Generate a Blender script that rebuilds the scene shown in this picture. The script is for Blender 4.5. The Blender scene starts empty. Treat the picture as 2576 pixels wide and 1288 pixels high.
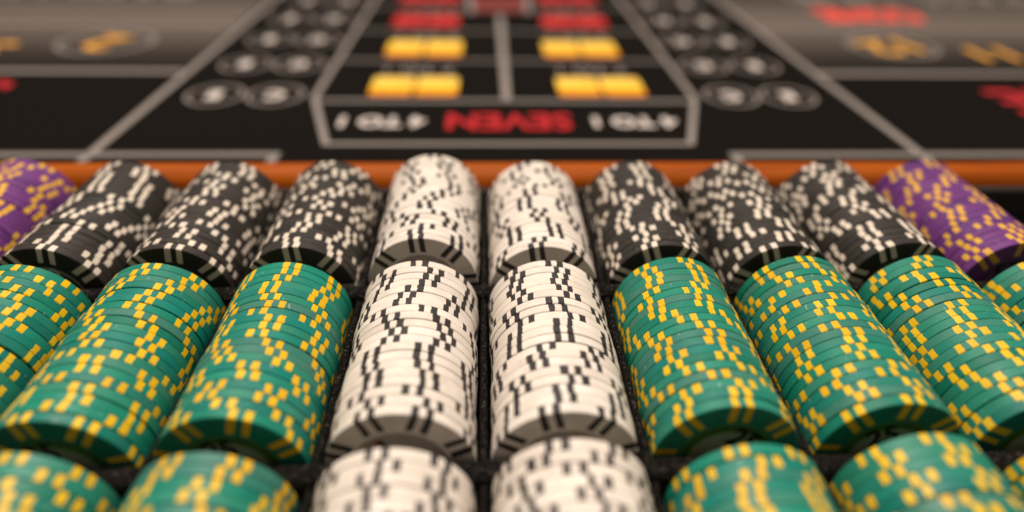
import bpy, bmesh, math, random
from mathutils import Matrix, Vector

rnd = random.Random(11)
MM = 0.001
scene = bpy.context.scene
C = scene.collection

# ------------------------------------------------------------------ camera, world, light
cam_d = bpy.data.cameras.new("camera")
cam = bpy.data.objects.new("camera", cam_d)
C.objects.link(cam)
f_px = 1640.1
r_ = Vector((0.99926318, -0.03529262, 0.01508382))
u_ = Vector((0.00693058, 0.55246534, 0.83350706))
F_ = Vector((0.03774993, 0.83278837, -0.55230288))
r_.normalize(); F_.normalize(); u_ = r_.cross(F_); u_.normalize()
loc = Vector((-0.834, 0, 120.477)) * MM
cam.matrix_world = Matrix(((r_.x, u_.x, -F_.x, loc.x), (r_.y, u_.y, -F_.y, loc.y),
                           (r_.z, u_.z, -F_.z, loc.z), (0, 0, 0, 1)))
cam_d.sensor_width = 36
cam_d.lens = 36 * f_px / 2576
cam_d.clip_start = 0.005
cam_d.clip_end = 50
cam_d.dof.use_dof = True
cam_d.dof.focus_distance = 0.203
cam_d.dof.aperture_fstop = 2.9
cam_d.dof.aperture_blades = 0
scene.camera = cam

world = bpy.data.worlds.new("World")
scene.world = world
world.use_nodes = True
bg = world.node_tree.nodes["Background"]
bg.inputs[0].default_value = (1.0, 0.86, 0.72, 1)
bg.inputs[1].default_value = 0.145

def area(name, loc, target, size, power, col, sy=None):
    d = bpy.data.lights.new(name, 'AREA')
    d.shape = 'RECTANGLE'; d.size = size; d.size_y = sy or size
    d.energy = power; d.color = col
    o = bpy.data.objects.new(name, d); C.objects.link(o)
    o.location = loc
    o.rotation_euler = (Vector(target) - Vector(loc)).to_track_quat('-Z', 'Y').to_euler()
    return o
area("ceiling_lamp", (-0.25, 0.55, 1.5), (0, 0.2, 0), 0.55, 29.8, (1.0, 0.865, 0.75))
area("ceiling_lamp", (0.55, 0.15, 1.5), (0, 0.2, 0), 0.45, 11, (1.0, 0.875, 0.77))

scene.view_settings.view_transform = 'Standard'
scene.view_settings.look = 'None'
scene.view_settings.exposure = 0
scene.view_settings.gamma = 1

# ------------------------------------------------------------------ helpers
def mat(name, col, rough=0.5, spec=0.5, sheen=0.0, coat=0.0):
    m = bpy.data.materials.new(name); m.use_nodes = True
    b = m.node_tree.nodes["Principled BSDF"]
    b.inputs["Base Color"].default_value = (*col, 1)
    b.inputs["Roughness"].default_value = rough
    b.inputs["Specular IOR Level"].default_value = spec
    b.inputs["Sheen Weight"].default_value = sheen
    b.inputs["Coat Weight"].default_value = coat
    return m, m.node_tree.nodes, m.node_tree.links, b

def noise(n, l, scale, detail=3, rough=0.5, coord="Object", dist=0, vec_scale=None):
    tc = n.new("ShaderNodeTexCoord")
    t = n.new("ShaderNodeTexNoise")
    t.inputs["Scale"].default_value = scale
    t.inputs["Detail"].default_value = detail
    t.inputs["Roughness"].default_value = rough
    t.inputs["Distortion"].default_value = dist
    if vec_scale:
        mp = n.new("ShaderNodeMapping"); mp.inputs["Scale"].default_value = vec_scale
        l.new(tc.outputs[coord], mp.inputs[0]); l.new(mp.outputs[0], t.inputs["Vector"])
    else:
        l.new(tc.outputs[coord], t.inputs["Vector"])
    return t

def ramp(n, l, src, stops):
    r = n.new("ShaderNodeValToRGB")
    e = r.color_ramp.elements
    while len(e) < len(stops): e.new(0.5)
    for k, (p, c) in enumerate(stops):
        e[k].position = p; e[k].color = (*c, 1)
    l.new(src, r.inputs[0])
    return r

def mix(n, l, fac, a, b, mode='MIX'):
    m = n.new("ShaderNodeMix"); m.data_type = 'RGBA'; m.blend_type = mode
    for s, v in ((0, fac), (6, a), (7, b)):
        if hasattr(v, "links"): l.new(v, m.inputs[s])
        elif s == 0: m.inputs[0].default_value = v
        else: m.inputs[s].default_value = (*v, 1)
    return m.outputs[2]

def chip_material(name, cols, rough=0.42, scuff=(0.8, 0.8, 0.75), scuff_amt=0.25, dirt=(0.2, 0.12, 0.07), dirt_amt=0.25, spec=0.4):
    """moulded clay: each chip a little different, with wear, grime and faint concentric mould marks"""
    m, n, l, b = mat(name, cols[0], rough, spec)
    oi = n.new("ShaderNodeObjectInfo")
    st = [(k / (len(cols) - 1), c) for k, c in enumerate(cols)]
    base = ramp(n, l, oi.outputs["Random"], st).outputs[0]
    # offset noise by the chip's own random number so no two chips wear alike
    tc = n.new("ShaderNodeTexCoord")
    mul = n.new("ShaderNodeMath"); mul.operation = 'MULTIPLY'; mul.inputs[1].default_value = 37.0
    l.new(oi.outputs["Random"], mul.inputs[0])
    add = n.new("ShaderNodeVectorMath"); add.operation = 'ADD'
    l.new(tc.outputs["Object"], add.inputs[0]); l.new(mul.outputs[0], add.inputs[1])
    def nz(scale, detail, r, vs=None):
        t = n.new("ShaderNodeTexNoise"); t.inputs["Scale"].default_value = scale
        t.inputs["Detail"].default_value = detail; t.inputs["Roughness"].default_value = r
        if vs:
            mp = n.new("ShaderNodeMapping"); mp.inputs["Scale"].default_value = vs
            l.new(add.outputs[0], mp.inputs[0]); l.new(mp.outputs[0], t.inputs["Vector"])
        else: l.new(add.outputs[0], t.inputs["Vector"])
        return t.outputs["Fac"]
    big = ramp(n, l, nz(120, 3, 0.6), [(0.35, (0.88, 0.88, 0.88)), (0.68, (1.06, 1.06, 1.06))]).outputs[0]
    c = mix(n, l, 1.0, base, big, 'MULTIPLY')
    d = ramp(n, l, nz(420, 4, 0.65), [(0.60, (0, 0, 0)), (0.78, (1, 1, 1))]).outputs[0]
    dm = n.new("ShaderNodeMath"); dm.operation = 'MULTIPLY'; dm.inputs[1].default_value = dirt_amt
    l.new(d, dm.inputs[0])
    c = mix(n, l, dm.outputs[0], c, dirt)
    s = ramp(n, l, nz(900, 2, 0.5, (1, 1, 0.35)), [(0.70, (0, 0, 0)), (0.76, (1, 1, 1))]).outputs[0]
    sm = n.new("ShaderNodeMath"); sm.operation = 'MULTIPLY'; sm.inputs[1].default_value = scuff_amt
    l.new(s, sm.inputs[0])
    c = mix(n, l, sm.outputs[0], c, scuff)
    l.new(c, b.inputs["Base Color"])
    rr = n.new("ShaderNodeMapRange"); rr.inputs[3].default_value = rough - 0.08; rr.inputs[4].default_value = rough + 0.16
    l.new(nz(300, 4, 0.6), rr.inputs[0]); l.new(rr.outputs[0], b.inputs["Roughness"])
    bp = n.new("ShaderNodeBump"); bp.inputs["Strength"].default_value = 0.25; bp.inputs["Distance"].default_value = 0.00012
    l.new(nz(1600, 3, 0.6), bp.inputs["Height"]); l.new(bp.outputs[0], b.inputs["Normal"])
    return m

M = {}
M['green'] = chip_material("green_clay", [(0.001, 0.15, 0.10), (0.008, 0.235, 0.16), (0.045, 0.185, 0.14), (0.001, 0.19, 0.152), (0.02, 0.22, 0.145), (0.002, 0.165, 0.13)])
M['yellow'] = chip_material("yellow_clay", [(0.80, 0.50, 0.004), (0.74, 0.43, 0.006), (0.82, 0.53, 0.02)], scuff_amt=0.1, dirt_amt=0.12)
M['white'] = chip_material("white_clay", [(0.77, 0.71, 0.635), (0.71, 0.645, 0.57), (0.79, 0.73, 0.665)], scuff=(0.3, 0.22, 0.15), scuff_amt=0.12, dirt=(0.36, 0.25, 0.18), dirt_amt=0.4)
M['black_spot'] = chip_material("black_spot_clay", [(0.028, 0.025, 0.026), (0.034, 0.029, 0.028)], rough=0.5, scuff_amt=0.1)
M['black'] = chip_material("black_clay", [(0.022, 0.019, 0.017), (0.030, 0.027, 0.023), (0.026, 0.021, 0.018)], rough=0.5, scuff_amt=0.1)
M['cream'] = chip_material("cream_spot_clay", [(0.74, 0.66, 0.56), (0.68, 0.6, 0.5)], scuff_amt=0.05, dirt_amt=0.12)
M['purple'] = chip_material("purple_clay", [(0.13, 0.03, 0.17), (0.15, 0.038, 0.19), (0.10, 0.025, 0.15)], scuff_amt=0.15)
M['gold'] = chip_material("gold_spot_clay", [(0.72, 0.40, 0.04), (0.66, 0.36, 0.05)], scuff_amt=0.05, dirt_amt=0.12)

def plain(name, col, rough=0.5, var=0.15, scale=400, spec=0.5, sheen=0.0):
    m, n, l, b = mat(name, col, rough, spec, sheen)
    t = noise(n, l, scale, 4, 0.6)
    r = ramp(n, l, t.outputs["Fac"], [(0.3, tuple(c * (1 - var) for c in col)), (0.7, tuple(min(1, c * (1 + var)) for c in col))])
    l.new(r.outputs[0], b.inputs["Base Color"])
    return m
M['inlay_green'] = plain("green_inlay_print", (0.10, 0.22, 0.03), 0.35)
M['inlay_pale'] = plain("pale_inlay_print", (0.32, 0.34, 0.25), 0.35)
M['inlay_white'] = plain("grey_inlay_print", (0.34, 0.31, 0.27), 0.35)
M['inlay_black'] = plain("dark_inlay_print", (0.06, 0.055, 0.05), 0.35)
M['inlay_purple'] = plain("purple_inlay_print", (0.16, 0.06, 0.18), 0.35)
M['ink'] = plain("black_ink", (0.012, 0.011, 0.01), 0.4)
M['red_ink'] = plain("red_ink", (0.5, 0.03, 0.03), 0.4)
M['pale_ink'] = plain("pale_ink", (0.55, 0.5, 0.45), 0.4)

# black flocked / pebbled plastic of the tray
m, n, l, b = mat("pebbled_black_plastic", (0.012, 0.011, 0.010), 0.75, 0.12)
t = noise(n, l, 1000, 4, 0.7); v = n.new("ShaderNodeTexVoronoi"); v.inputs["Scale"].default_value = 1500
tc = n.new("ShaderNodeTexCoord"); l.new(tc.outputs["Object"], v.inputs["Vector"])
bp = n.new("ShaderNodeBump"); bp.inputs["Strength"].default_value = 1.0; bp.inputs["Distance"].default_value = 0.0006
l.new(v.outputs["Distance"], bp.inputs["Height"]); l.new(bp.outputs[0], b.inputs["Normal"])
r = ramp(n, l, t.outputs["Fac"], [(0.45, (0.002, 0.0017, 0.0015)), (0.56, (0.007, 0.006, 0.005)), (0.70, (0.10, 0.082, 0.066))])  # pale specks: highlights on the grain, painted into the base colour
l.new(r.outputs[0], b.inputs["Base Color"])
M['tray'] = m

M['rim'] = plain("lit_grey_plastic", (0.035, 0.030, 0.026), 0.75, 0.3, 300, 0.1)  # greyer than the tray: light on the rim's top painted into its colour

# varnished orange wood
m, n, l, b = mat("varnished_wood", (0.5, 0.13, 0.02), 0.55, 0.12, coat=0.0)
t = noise(n, l, 60, 5, 0.6, dist=0.6, vec_scale=(0.12, 2.5, 2.5))
r = ramp(n, l, t.outputs["Fac"], [(0.25, (0.19, 0.034, 0.001)), (0.5, (0.33, 0.068, 0.0015)), (0.8, (0.44, 0.10, 0.003))])
l.new(r.outputs[0], b.inputs["Base Color"])
b.inputs["Coat Roughness"].default_value = 0.3
M['wood'] = m

# felt
def felt(name, col, var=0.25, sheen=0.15):
    m, n, l, b = mat(name, col, 0.9, 0.06, sheen)
    b.inputs["Sheen Roughness"].default_value = 0.6
    t = noise(n, l, 2200, 3, 0.7)
    r = ramp(n, l, t.outputs["Fac"], [(0.3, tuple(c * (1 - var) for c in col)), (0.7, tuple(c * (1 + var) for c in col))])
    l.new(r.outputs[0], b.inputs["Base Color"])
    bp = n.new("ShaderNodeBump"); bp.inputs["Strength"].default_value = 0.4; bp.inputs["Distance"].default_value = 0.0003
    l.new(t.outputs["Fac"], bp.inputs["Height"]); l.new(bp.outputs[0], b.inputs["Normal"])
    return m
M['felt'] = felt("black_felt", (0.0062, 0.0050, 0.0040), sheen=0.0)
M['p_white'] = felt("felt_print_grey_white", (0.25, 0.22, 0.20), 0.12)
M['p_letter'] = felt("felt_print_white", (0.62, 0.56, 0.52), 0.12)
M['p_ring'] = felt("felt_print_grey", (0.21, 0.19, 0.175), 0.12)
M['p_faint'] = felt("felt_print_dull", (0.16, 0.14, 0.13), 0.12)
M['p_red'] = felt("felt_print_red", (0.44, 0.006, 0.012), 0.1)
M['p_bright_red'] = felt("felt_print_bright_red", (0.72, 0.07, 0.05), 0.1)
M['p_darkred'] = felt("felt_print_dark_red", (0.16, 0.008, 0.008), 0.1)
M['p_gold'] = felt("felt_print_gold", (0.75, 0.36, 0.04), 0.1)
M['p_orange'] = felt("felt_print_orange", (0.72, 0.22, 0.03), 0.1)

def gradient_mat(name, stops, axis='Y'):
    """a colour blend that runs across the panel"""
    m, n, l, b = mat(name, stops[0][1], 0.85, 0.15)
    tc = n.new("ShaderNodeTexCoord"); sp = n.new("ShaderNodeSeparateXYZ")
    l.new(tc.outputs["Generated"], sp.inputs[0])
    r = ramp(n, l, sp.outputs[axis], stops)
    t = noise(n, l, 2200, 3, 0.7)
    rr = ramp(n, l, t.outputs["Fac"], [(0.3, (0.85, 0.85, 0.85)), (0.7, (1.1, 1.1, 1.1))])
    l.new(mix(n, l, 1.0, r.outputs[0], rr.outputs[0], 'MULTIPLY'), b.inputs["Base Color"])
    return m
M['p_dice'] = gradient_mat("felt_print_amber_blend", [(0.0, (0.60, 0.15, 0.02)), (0.25, (0.76, 0.34, 0.015)), (0.55, (0.86, 0.56, 0.05)), (1.0, (0.80, 0.54, 0.14))])
M['p_reddice'] = gradient_mat("felt_print_red_blend", [(0.0, (0.33, 0.008, 0.012)), (0.5, (0.47, 0.02, 0.025)), (1.0, (0.45, 0.05, 0.05))])
K = (0.0062, 0.0050, 0.0040)
M['grey_blend'] = gradient_mat("felt_grey_blend", [(0.0, K), (0.12, (0.03, 0.024, 0.02)), (0.32, (0.105, 0.085, 0.073)), (0.5, (0.13, 0.108, 0.093)), (0.72, (0.062, 0.052, 0.045)), (1.0, (0.035, 0.030, 0.026))])  # felt black rising to grey mid panel, fading towards the far edge

def link(o, parent=None):
    C.objects.link(o)
    if parent: o.parent = parent
    return o

def obj(name, bm, mats, parent=None, smooth=None):
    me = bpy.data.meshes.new(name)
    bmesh.ops.recalc_face_normals(bm, faces=bm.faces)
    bm.to_mesh(me); bm.free()
    for k in (mats if isinstance(mats, (list, tuple)) else [mats]): me.materials.append(k)
    if smooth:
        me.polygons.foreach_set("use_smooth", [True] * len(me.polygons))
        me.set_sharp_from_angle(angle=math.radians(smooth))
    o = bpy.data.objects.new(name, me)
    return link(o, parent)

def tag(o, label=None, cat=None, group=None, kind=None):
    for k, v in (('label', label), ('category', cat), ('group', group), ('kind', kind)):
        if v: o[k] = v
    return o

def empty(name, loc=(0, 0, 0)):
    o = bpy.data.objects.new(name, None); o.empty_display_size = 0.01
    o.location = loc
    return link(o)

def text_mesh(name, s, size, material, parent, loc, rot=(0, 0, 0), sx=1.0, bold=0.0, depth=0.0):
    """lettering turned into a real mesh"""
    cu = bpy.data.curves.new(name, 'FONT'); cu.body = s; cu.size = size
    cu.align_x = 'CENTER'; cu.align_y = 'CENTER'; cu.offset = bold; cu.extrude = depth
    cu.resolution_u = 3
    tmp = bpy.data.objects.new("tmp", cu); C.objects.link(tmp)
    dg = bpy.context.evaluated_depsgraph_get()
    me = bpy.data.meshes.new_from_object(tmp.evaluated_get(dg))
    bpy.data.objects.remove(tmp); bpy.data.curves.remove(cu)
    me.name = name
    me.materials.clear(); me.materials.append(material)
    o = bpy.data.objects.new(name, me)
    o.location = loc; o.rotation_euler = rot; o.scale = (sx, 1, 1)
    return link(o, parent)

# ------------------------------------------------------------------ layout constants (mm)
P = 43.02          # slot pitch
X0 = -2.17
R = 19.5
TH = 3.30
PITCH = 3.35
YM = 112.14        # front of the middle row
G1, G2 = 9.12, 9.35
YB = YM + 67 + G1  # front of the back row
YFR = YM - G2      # rear of the front row
ZF = -30.0         # felt height
CXF = 12.5         # centre line of the printed layout

# ------------------------------------------------------------------ the chip tray
tray = empty("chip_tray", (0, 0.18, -0.042))
tag(tray, "black pebbled plastic chip tray with rows of long troughs holding the chips", "chip tray")
def rel(o):        # meshes are modelled in scene coordinates
    o.location = -Vector(tray.location); return o

def trough(y0, y1):
    bm = bmesh.new()
    n0, n1 = -6, 6
    pts = []
    for k in range(n0, n1):
        cx = X0 + (k + 0.5) * P
        rr = R + 0.9
        pts.append((cx - P / 2 - 0.001, -16.6))
        pts.append((cx - P / 2 + 0.75, -17.0))
        for a in range(0, 19):
            th = math.pi + math.pi * a / 18
            x = cx + rr * math.cos(th); z = -R + rr * math.sin(th)
            x = min(max(x, cx - P / 2 + 0.95), cx + P / 2 - 0.95)
            pts.append((x, z))
        pts.append((cx + P / 2 - 0.75, -17.0))
    pts.append((X0 + n1 * P, -16.6))
    ny = 40
    rows = []
    for j in range(ny + 1):
        y = y0 + (y1 - y0) * j / ny
        rows.append([bm.verts.new((x * MM + (rnd.uniform(-.12, .12) * MM if z > -18 else 0), y * MM, z * MM + (rnd.uniform(-.12, .1) * MM if z > -18 else 0))) for x, z in pts])
    for j in range(ny):
        for k in range(len(pts) - 1):
            bm.faces.new((rows[j][k], rows[j][k + 1], rows[j + 1][k + 1], rows[j + 1][k]))
    # underside so the trough has depth
    lo = [[bm.verts.new((x * MM, y * MM, -42 * MM)) for x in (pts[0][0], pts[-1][0])] for y in (y0, y1)]
    for j, yy in ((0, 0), (ny, 1)):
        ring = rows[j] + [lo[yy][1], lo[yy][0]]
        bm.faces.new(ring)
    bm.faces.new((lo[0][0], lo[0][1], lo[1][1], lo[1][0]))
    return bm

def rounded_bar(x0, x1, yc, w, ztop, zbot, rad, nx=160, jitter=0.08):
    bm = bmesh.new()
    prof = [(-w / 2, zbot), (-w / 2, ztop - rad)]
    for a in range(1, 6):
        t = math.pi / 2 * a / 6
        prof.append((-w / 2 + rad - rad * math.cos(t), ztop - rad + rad * math.sin(t)))
    prof.append((-w / 2 + rad, ztop)); prof.append((w / 2 - rad, ztop))
    for a in range(1, 6):
        t = math.pi / 2 * a / 6
        prof.append((w / 2 - rad + rad * math.sin(t), ztop - rad + rad * math.cos(t)))
    prof += [(w / 2, ztop - rad), (w / 2, zbot)]
    rows = []
    for j in range(nx + 1):
        x = x0 + (x1 - x0) * j / nx
        dz = rnd.uniform(-jitter, jitter); dy = rnd.uniform(-jitter, jitter)
        rows.append([bm.verts.new((x * MM, (yc + y + dy) * MM, (z + (dz if z > zbot else 0)) * MM)) for y, z in prof])
    for j in range(nx):
        for k in range(len(prof)):
            k2 = (k + 1) % len(prof)
            bm.faces.new((rows[j][k], rows[j][k2], rows[j + 1][k2], rows[j + 1][k]))
    bm.faces.new(rows[0]); bm.faces.new(rows[-1])
    return bm

XL, XR = X0 - 6 * P, X0 + 6 * P
rel(obj("trough", trough(YM - G2 - 67, YFR + 1.2), M['tray'], tray, 60))
rel(obj("trough", trough(YM - 1.2, YM + 67 + 1.2), M['tray'], tray, 60))
rel(obj("trough", trough(YB - 1.2, YB + 67 + 1.2), M['tray'], tray, 60))
rel(obj("cross_divider", rounded_bar(XL, XR, (YFR + YM) / 2, 6.4, -14.6, -42, 2.2), M['tray'], tray, 50))
rel(obj("cross_divider", rounded_bar(XL, XR, (YM + 67 + YB) / 2, 6.2, -14.6, -42, 2.2), M['tray'], tray, 50))
rel(obj("rim", rounded_bar(XL, XR, YB + 67 + 3.4, 3.8, -15.0, -42, 1.6), M['rim'], tray, 50))

# ------------------------------------------------------------------ wooden rail
bm = bmesh.new()
prof = []
w, top, bot = 9.3, -11.8, -34
yc = YB + 67 + 21.5
prof.append((yc - w, bot)); 
for a in range(0, 25):
    th = math.pi - math.pi * a / 24
    prof.append((yc + w * math.cos(th), top - 9.5 + 9.5 * math.sin(th)))
prof.append((yc + w, bot))
rows = [[bm.verts.new((x * MM, y * MM, z * MM)) for y, z in prof] for x in [-900 + 30 * k for k in range(61)]]
for j in range(60):
    for k in range(len(prof)):
        k2 = (k + 1) % len(prof)
        bm.faces.new((rows[j][k], rows[j][k2], rows[j + 1][k2], rows[j + 1][k]))
bm.faces.new(rows[0]); bm.faces.new(rows[-1])
rail = obj("wooden_rail", bm, M['wood'], None, 50)
tag(rail, "rounded orange wooden rail running between the chip tray and the black felt", "rail")

# ------------------------------------------------------------------ the printed layout
lay = empty("craps_layout", (CXF * MM, 0.5, ZF * MM))
tag(lay, "black felt craps table layout with grey lines, amber dice pictures and red lettering", "table layout")
def sheet(x0, x1, y0, y1, z=0.0):
    bm = bmesh.new()
    bm.faces.new([bm.verts.new(((x - CXF) * MM, y * MM - 0.5, z * MM)) for x, y in ((x0, y0), (x1, y0), (x1, y1), (x0, y1))])
    return bm
def felt_bm():
    bm = bmesh.new()
    x0, x1, y0, y1 = -1500, 1500, YB + 67 + 26, 2200
    vs = []
    for z in (0, -6):
        vs.append([bm.verts.new(((x - CXF) * MM, y * MM - 0.5, z * MM)) for x, y in ((x0, y0), (x1, y0), (x1, y1), (x0, y1))])
    bm.faces.new(vs[0]); bm.faces.new(vs[1])
    for k in range(4): bm.faces.new((vs[0][k], vs[0][(k + 1) % 4], vs[1][(k + 1) % 4], vs[1][k]))
    return bm
obj("felt", felt_bm(), M['felt'], lay)

zc = [0.25]
def stroke(pts, width, closed=False, z=None):
    """a printed line of constant width with mitred corners; coordinates in mm relative to the layout's centre line"""
    bm = bmesh.new(); z = (z if z is not None else 0.3) * MM
    n = len(pts); L_, R__ = [], []
    for k, p in enumerate(pts):
        p = Vector(p)
        a = Vector(pts[(k - 1) % n]) if (closed or k > 0) else None
        b_ = Vector(pts[(k + 1) % n]) if (closed or k < n - 1) else None
        d1 = (p - a).normalized() if a is not None else (b_ - p).normalized()
        d2 = (b_ - p).normalized() if b_ is not None else d1
        nn = Vector((-(d1.y + d2.y), d1.x + d2.x)).normalized()
        s = width / 2 / max(0.3, nn.dot(Vector((-d1.y, d1.x))))
        L_.append(bm.verts.new(((p.x + nn.x * s) * MM, (p.y + nn.y * s) * MM - 0.5, z)))
        R__.append(bm.verts.new(((p.x - nn.x * s) * MM, (p.y - nn.y * s) * MM - 0.5, z)))
    for k in range(n if closed else n - 1):
        k2 = (k + 1) % n
        bm.faces.new((L_[k], L_[k2], R__[k2], R__[k]))
    return bm

LW = 3.3
obj("printed_line", stroke([(-225, 318), (-225, 1400)], LW + 2, z=0.30), M['p_white'], lay)
obj("printed_line", stroke([(229, 318), (229, 1400)], LW + 2, z=0.30), M['p_white'], lay)
obj("box_outline", stroke([(-125, 900), (-125, 415), (-103, 341), (103, 341), (125, 415), (125, 900)], LW + 0.6, z=0.34), M['p_white'], lay)
obj("printed_line", stroke([(-122, 409), (122, 409)], 4.4, z=0.38), M['p_ring'], lay)
for y in (495, 580, 666):
    obj("printed_line", stroke([(-122, y), (122, y)], 4.5, z=0.38), M['p_faint'], lay)
obj("printed_line", stroke([(0, 412), (0, 636)], 5.5, z=0.42), M['p_white'], lay)
obj("printed_line", stroke([(-900, 327), (-127, 327), (-127, 296)], 5, z=0.42), M['p_ring'], lay)
obj("printed_line", stroke([(123, 296), (123, 326), (900, 326)], 5, z=0.42), M['p_ring'], lay)
for s in (-1, 1):
    obj("printed_line", stroke([(s * 229, 467), (s * 900, 467)], 7, z=0.46), M['p_white'], lay)
    obj("printed_line", stroke([(s * 229, 594), (s * 900, 594)], 6, z=0.46), M['p_white'], lay)
    xs = sorted((s * (229 - CXF * 0), s * 900))
    obj("grey_field", sheet(xs[0] + CXF + (2 if s > 0 else 0), xs[1] + CXF - (0 if s > 0 else 2), 471, 800, 0.12), M['grey_blend'], lay)
    obj("printed_line", stroke([(s * 27, 645), (s * 34, 800)], 5, z=0.42), M['p_white'], lay)
obj("printed_panel", sheet(CXF - 26, CXF + 26, 650, 720, 0.2), M['p_darkred'], lay)

def die_picture(cx, cy, w, h, material):
    bm = bmesh.new(); r = 4; vs = []
    for qx, qy, a0 in ((1, -1, -90), (1, 1, 0), (-1, 1, 90), (-1, -1, 180)):
        for a in range(0, 5):
            t = math.radians(a0 + 90 * a / 4)
            vs.append(bm.verts.new(((qx * (w / 2 - r) + r * math.cos(t)) * MM, (qy * (h / 2 - r) + r * math.sin(t)) * MM, 0)))
    bm.faces.new(vs)
    o = obj("dice_picture", bm, material, lay)
    o.location = (cx * MM, cy * MM - 0.5, 0.5 * MM)
    pb = bmesh.new()
    for px, py in ((-w / 4, -h / 4), (w / 4, h / 4)):
        ring = [pb.verts.new(((px + 2.0 * math.cos(t * math.pi / 6)) * MM, (py + 2.0 * math.sin(t * math.pi / 6)) * MM, 0.15 * MM)) for t in range(12)]
        pb.faces.new(ring)
    obj("pips", pb, M['p_orange'], o)
    return o
ROT = math.pi
for row, (y, off, mt, h) in enumerate(((437, 63, 'p_dice', 38), (527, 62, 'p_dice', 43), (614, 67, 'p_reddice', 43), (704, 70, 'p_reddice', 38))):
    for s in (-1, 1):
        o_ = off if row > 0 else (62 if s < 0 else 65)
        for d in (-1, 1):
            die_picture(s * o_ + d * 15.2, y, 28.5, h, M[mt])
    if row < 3:
        for s in (-1, 1):
            text_mesh("lettering", "9 TO 1" if row else "7 TO 1",
                      19 * MM, M['p_white'], lay, (s * 63 * MM, (y + 36) * MM - 0.5, 0.45 * MM), (0, 0, ROT), 0.95, 0.0004)
text_mesh("lettering", "SEVEN", 34 * MM, M['p_red'], lay, (0, 375 * MM - 0.5, 0.5 * MM), (0, 0, ROT), 0.80, 0.0009)
for s in (-1, 1):
    text_mesh("lettering", "4 TO 1", 21 * MM, M['p_letter'], lay, ((s * 76.5 - 0.8) * MM, 374 * MM - 0.5, 0.5 * MM), (0, 0, ROT), 0.86, 0.0009)
def ring_bm(rx, ry, w, N=48):
    bm = bmesh.new(); a_, b_ = [], []
    for k in range(N):
        t = 2 * math.pi * k / N
        a_.append(bm.verts.new((rx * math.cos(t) * MM, ry * math.sin(t) * MM, 0)))
        b_.append(bm.verts.new(((rx - w) * math.cos(t) * MM, (ry - w) * math.sin(t) * MM, 0)))
    for k in range(N):
        bm.faces.new((a_[k], a_[(k + 1) % N], b_[(k + 1) % N], b_[k]))
    return bm
for j, y in enumerate((419, 485, 551, 619, 690, 765)):
    for s in (-1, 1):
        for q, x in enumerate((151, 190)):
            o = obj("bet_circle", ring_bm(18.4, 19.2, 2.2), M['p_white'], lay)
            o.location = (s * x * MM, y * MM - 0.5, 0.5 * MM)
            text_mesh("letter", "CE"[q], 19 * MM, M['p_letter'], o, (0, 0, 0.1 * MM), (0, 0, ROT), 0.85, 0.0015)
for s, word in ((-1, "2"), (1, "12")):
    o = obj("number_circle", ring_bm(37, 34, 4.0, 64), M['p_ring'], lay)
    o.location = ((-316 if s < 0 else 326) * MM, 540 * MM - 0.5, 0.5 * MM)
    text_mesh("letter", word, 54 * MM, M['p_gold'], o, (0, 0, 0.1 * MM), (0, 0, ROT + s * 0.25), 1.0, 0.001)
for word, x, sz in (("3", -392, 54), ("4", -440, 54), ("11", 398, 48), ("10", 462, 48)):
    text_mesh("lettering", word, sz * MM, M['p_gold'], lay, (x * MM, 520 * MM - 0.5, 0.5 * MM), (0, 0, ROT), 1.0, 0.001)
text_mesh("lettering", "COME", 62 * MM, M['p_bright_red'], lay, (360 * MM, 648 * MM - 0.5, 0.5 * MM), (0, 0, ROT), 0.56, 0.0045)
text_mesh("lettering", "NINE", 62 * MM, M['p_red'], lay, (388 * MM, 412 * MM - 0.5, 0.5 * MM), (0, 0, ROT), 0.8, 0.0012)
text_mesh("lettering", "SIX", 60 * MM, M['p_red'], lay, (-362 * MM, 424 * MM - 0.5, 0.5 * MM), (0, 0, ROT), 0.8, 0.0015)
for s in (-1, 1):
    text_mesh("lettering", "PASS LINE", 60 * MM, M['p_white'], lay, (s * 440 * MM, 725 * MM - 0.5, 0.5 * MM), (0, 0, ROT), 1.0, 0.001)

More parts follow.
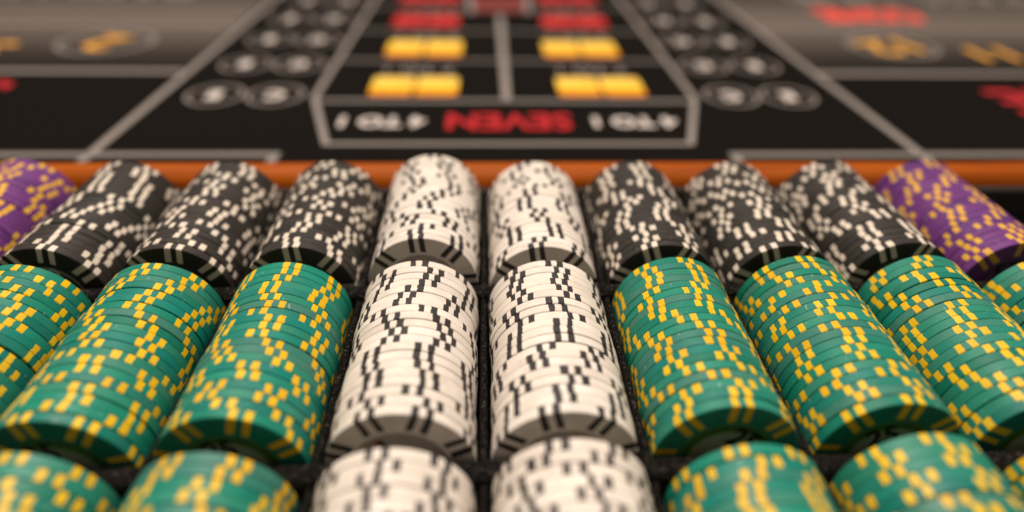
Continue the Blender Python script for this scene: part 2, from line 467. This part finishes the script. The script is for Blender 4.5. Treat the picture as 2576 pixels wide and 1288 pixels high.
# ------------------------------------------------------------------ chips
def chip_bm(seed):
    """axis along local Z, 39 mm across, eight pairs of edge spots that wrap over the rim"""
    q = random.Random(seed)
    bm = bmesh.new()
    hh = TH / 2; bev = 0.22
    angs = []                        # (angle, inner angle for the front, spot after this boundary?)
    rin = 13.7
    for k in range(8):
        c0 = math.radians(45 * k) + q.gauss(0, 0.008)
        e = [-2.85, -0.92, 0.92, 2.85]
        e = [v + q.gauss(0, 0.07) for v in e]
        seq = [(e[0], 1), ((e[0] + e[1]) / 2, 1), (e[1], 0), (0, 0), (e[2], 1), ((e[2] + e[3]) / 2, 1), (e[3], 0)]
        for v, sp in seq:
            angs.append((c0 + math.asin(v / R), c0 + math.asin(v / rin), sp))
        a0 = c0 + math.asin(e[3] / R); a1 = math.radians(45 * (k + 1)) - math.asin(2.85 / R)
        i0 = c0 + math.asin(e[3] / rin); i1 = math.radians(45 * (k + 1)) - math.asin(2.85 / rin)
        for t in (0.2, 0.4, 0.6, 0.8):
            angs.append((a0 + (a1 - a0) * t, i0 + (i1 - i0) * t, 0))
    N = len(angs)
    def ring(r, z, inner=False):
        out = []
        for a in angs:                      # moulded spots never end on a perfectly straight edge
            t = (a[1] if inner else a[0]) + q.gauss(0, 0.0045)
            out.append(bm.verts.new((r * math.cos(t) * MM, r * math.sin(t) * MM, z * MM)))
        return out
    rings = [ring(12.6, hh - 0.18, True), ring(12.7, hh, True), ring(rin, hh, True), ring(R - bev, hh), ring(R, hh - bev), ring(R, hh * 0.3), ring(R, -hh * 0.3),
             ring(R, -hh + bev), ring(R - bev, -hh), ring(rin, -hh, True), ring(12.7, -hh, True), ring(12.6, -hh + 0.18, True)]
    for i in range(len(rings) - 1):
        for k in range(N):
            k2 = (k + 1) % N
            f = bm.faces.new((rings[i][k], rings[i + 1][k], rings[i + 1][k2], rings[i][k2]))
            if 2 <= i <= 8 and angs[k][2]: f.material_index = 1
    bm.faces.new(rings[0]); bm.faces.new(list(reversed(rings[-1])))
    return bm

def disc_bm(r, N=64):
    bm = bmesh.new()
    bm.faces.new([bm.verts.new((r * math.cos(2 * math.pi * k / N) * MM, r * math.sin(2 * math.pi * k / N) * MM, 0)) for k in range(N)])
    return bm

KIND = {
    'green':  dict(body='green', spot='yellow', inlay='inlay_green', inner='inlay_pale', txt='25', ink='ink'),
    'white':  dict(body='white', spot='black_spot', inlay='inlay_white', inner='inlay_white', txt='1', ink='ink'),
    'black':  dict(body='black', spot='cream', inlay='inlay_black', inner='inlay_black', txt='100', ink='pale_ink'),
    'purple': dict(body='purple', spot='gold', inlay='inlay_purple', inner='inlay_purple', txt='500', ink='ink'),
}
meshes = {}
for kd, kv in KIND.items():
    lst = []
    for s in range(5):
        o = obj(kd + "_chip", chip_bm(s * 7 + 3), [M[kv['body']], M[kv['spot']]], None, 32)
        lst.append(o.data); bpy.data.objects.remove(o)
    meshes[kd] = lst

# one faced prototype per colour: body with its round paper inlay (> ring print, lettering)
def make_face(kd, root):
    kv = KIND[kd]
    inl = obj("inlay", disc_bm(12.5), M[kv['inlay']], root)
    inl.location = (0, 0, (TH / 2 - 0.16) * MM)
    p = obj("inlay_centre", disc_bm(9.8), M[kv['inner']], inl); p.location = (0, 0, 0.03 * MM)
    text_mesh("lettering", kv['txt'], 8.5 * MM, M[kv['ink']], inl, (0, 7.4 * MM, 0.06 * MM), (0, 0, 0), 1.0, 0.0003)
    if kd == 'white':
        d = obj("red_dot", disc_bm(0.9, 20), M['red_ink'], inl); d.location = (-0.8 * MM, 10.4 * MM, 0.06 * MM)
    else:
        t = obj("ring_print", ring_bm(11.6, 11.6, 0.5, 64), M[kv['ink']], inl); t.location = (0, 0, 0.05 * MM)
    return inl

ORD = ["", "first", "second", "third", "fourth", "fifth", "sixth", "seventh", "eighth", "ninth", "tenth", "eleventh", "twelfth",
       "thirteenth", "fourteenth", "fifteenth", "sixteenth", "seventeenth", "eighteenth", "nineteenth", "twentieth", "twenty-first", "twenty-second"]
GROUP = {'green': 'green chips with yellow edge spots', 'white': 'white chips with black edge spots',
         'black': 'black chips with cream edge spots', 'purple': 'purple chips with gold edge spots'}

def roll_phrase(rowname, kd, i):
    side = "left" if i < 0 else "right"
    if kd == 'white': return f"{rowname} row's {side} white roll"
    if kd == 'purple': return f"{rowname} row's purple roll at far {side}"
    n_ = {1.5: "first", 2.5: "second", 3.5: "third", 4.5: "fourth"}[abs(i)]
    return f"{rowname} row's {n_} roll {side} of white rolls"

def roll(rowname, kd, i, yfront, n_, faced, dx=0, dy=0, dz=0, seed=0, from_rear=False, tilt=0.0):
    q = random.Random(seed * 101 + 7)
    # positions along the roll
    gaps = []
    for k in range(n_):
        g = q.uniform(0.01, 0.03)
        if q.random() < 0.15: g = q.uniform(0.25, 0.6)
        gaps.append(g)
    total = n_ * TH + sum(gaps[1:])
    want = n_ * PITCH
    y = yfront + dy
    scale = max(0.0, (want - n_ * TH)) / max(1e-6, sum(gaps[1:]))
    ang = q.uniform(0, 45)
    lean = 0.0; ox = 0.0; oz = 0.0
    cx = X0 + i * P + dx
    phrase = roll_phrase(rowname, kd, i)
    for k in range(n_):
        if q.random() < 0.76: ang = q.uniform(0, 45)
        else: ang += q.gauss(0.0, 4.0)
        ox = 0.6 * ox + q.gauss(0, 0.17); oz = 0.5 * oz + q.gauss(0, 0.11)
        if k > 0: y += gaps[k] * scale
        me = meshes[kd][q.randrange(5)]
        o = bpy.data.objects.new(kd + "_chip", me); C.objects.link(o)
        yc_ = y + TH / 2
        o.location = ((cx + ox) * MM, yc_ * MM, (-R + oz + dz) * MM)
        lx = math.radians(q.gauss(0, 0.3)); ly = math.radians(q.gauss(0, 0.3))
        # local +Z faces the viewer (-Y)
        o.rotation_mode = 'XYZ'
        o.matrix_world = Matrix.Translation(o.location) @ Matrix.Rotation(ly, 4, 'Z') @ Matrix.Rotation(math.radians(90) + lx, 4, 'X') @ Matrix.Rotation(math.radians(ang + (45 * q.randrange(8) if not (faced and k == 0) else 0)), 4, 'Z')
        y += TH
        if faced and k == 0:
            inl = make_face(kd, o)
            inl.rotation_euler = (0, 0, math.radians(-ang + q.uniform(-30, 30)))
            lab = f"foremost {kd} chip with its face showing in {phrase}"
        elif from_rear:
            kk = n_ - k
            lab = f"{'rearmost' if kk == 1 else ORD[kk]} {kd} chip {'' if kk == 1 else 'from rear '}in {phrase}"
        elif k == n_ - 1:
            lab = f"rearmost {kd} chip in {phrase}"
        else:
            lab = f"{ORD[k + 1]} {kd} chip from front in {phrase}"
        tag(o, lab, f"{kd} chip", GROUP[kd])

sd = 0
for i in (-3.5, -2.5, -1.5, -0.5, 0.5, 1.5, 2.5, 3.5, 4.5):
    sd += 1
    kd = 'white' if abs(i) < 1 else 'green'
    adj = {-0.5: (0, 0, 0.2), 0.5: (0, 0, 0), 1.5: (-0.3, 0.8, 0.3), 2.5: (0, 0.8, 0.3), 3.5: (0, 0.8, 0.3)}.get(i, (0, 0, 0))
    roll("middle", kd, i, YM, 20, True, *adj, seed=sd)
for i in (-4.5, -3.5, -2.5, -1.5, -0.5, 0.5, 1.5, 2.5, 3.5, 4.5):
    sd += 1
    kd = 'white' if abs(i) < 1 else 'purple' if abs(i) > 4 else 'black'
    adj = {-0.5: (0, 2.4, 1.8), 2.5: (0, -0.8, -0.3), -4.5: (0, 1, 1.0), 0.5: (0, -0.5, 0)}.get(i, (0, 0, 0))
    roll("back", kd, i, YB, 20, True, *adj, seed=sd)
NF = 13
for i in (-2.5, -1.5, -0.5, 0.5, 1.5, 2.5, 3.5):
    sd += 1
    kd = 'white' if abs(i) < 1 else 'green'
    adj = {0.5: (0, 0.6, 0.6), 1.5: (0, -1.2, -0.4), 2.5: (0, 0.6, 0.6), -1.5: (0, -0.8, 0), -0.5: (0, -0.6, 0)}.get(i, (0, 0, 0))
    roll("front", kd, i, YFR - NF * PITCH, NF, False, *adj, seed=sd, from_rear=True)
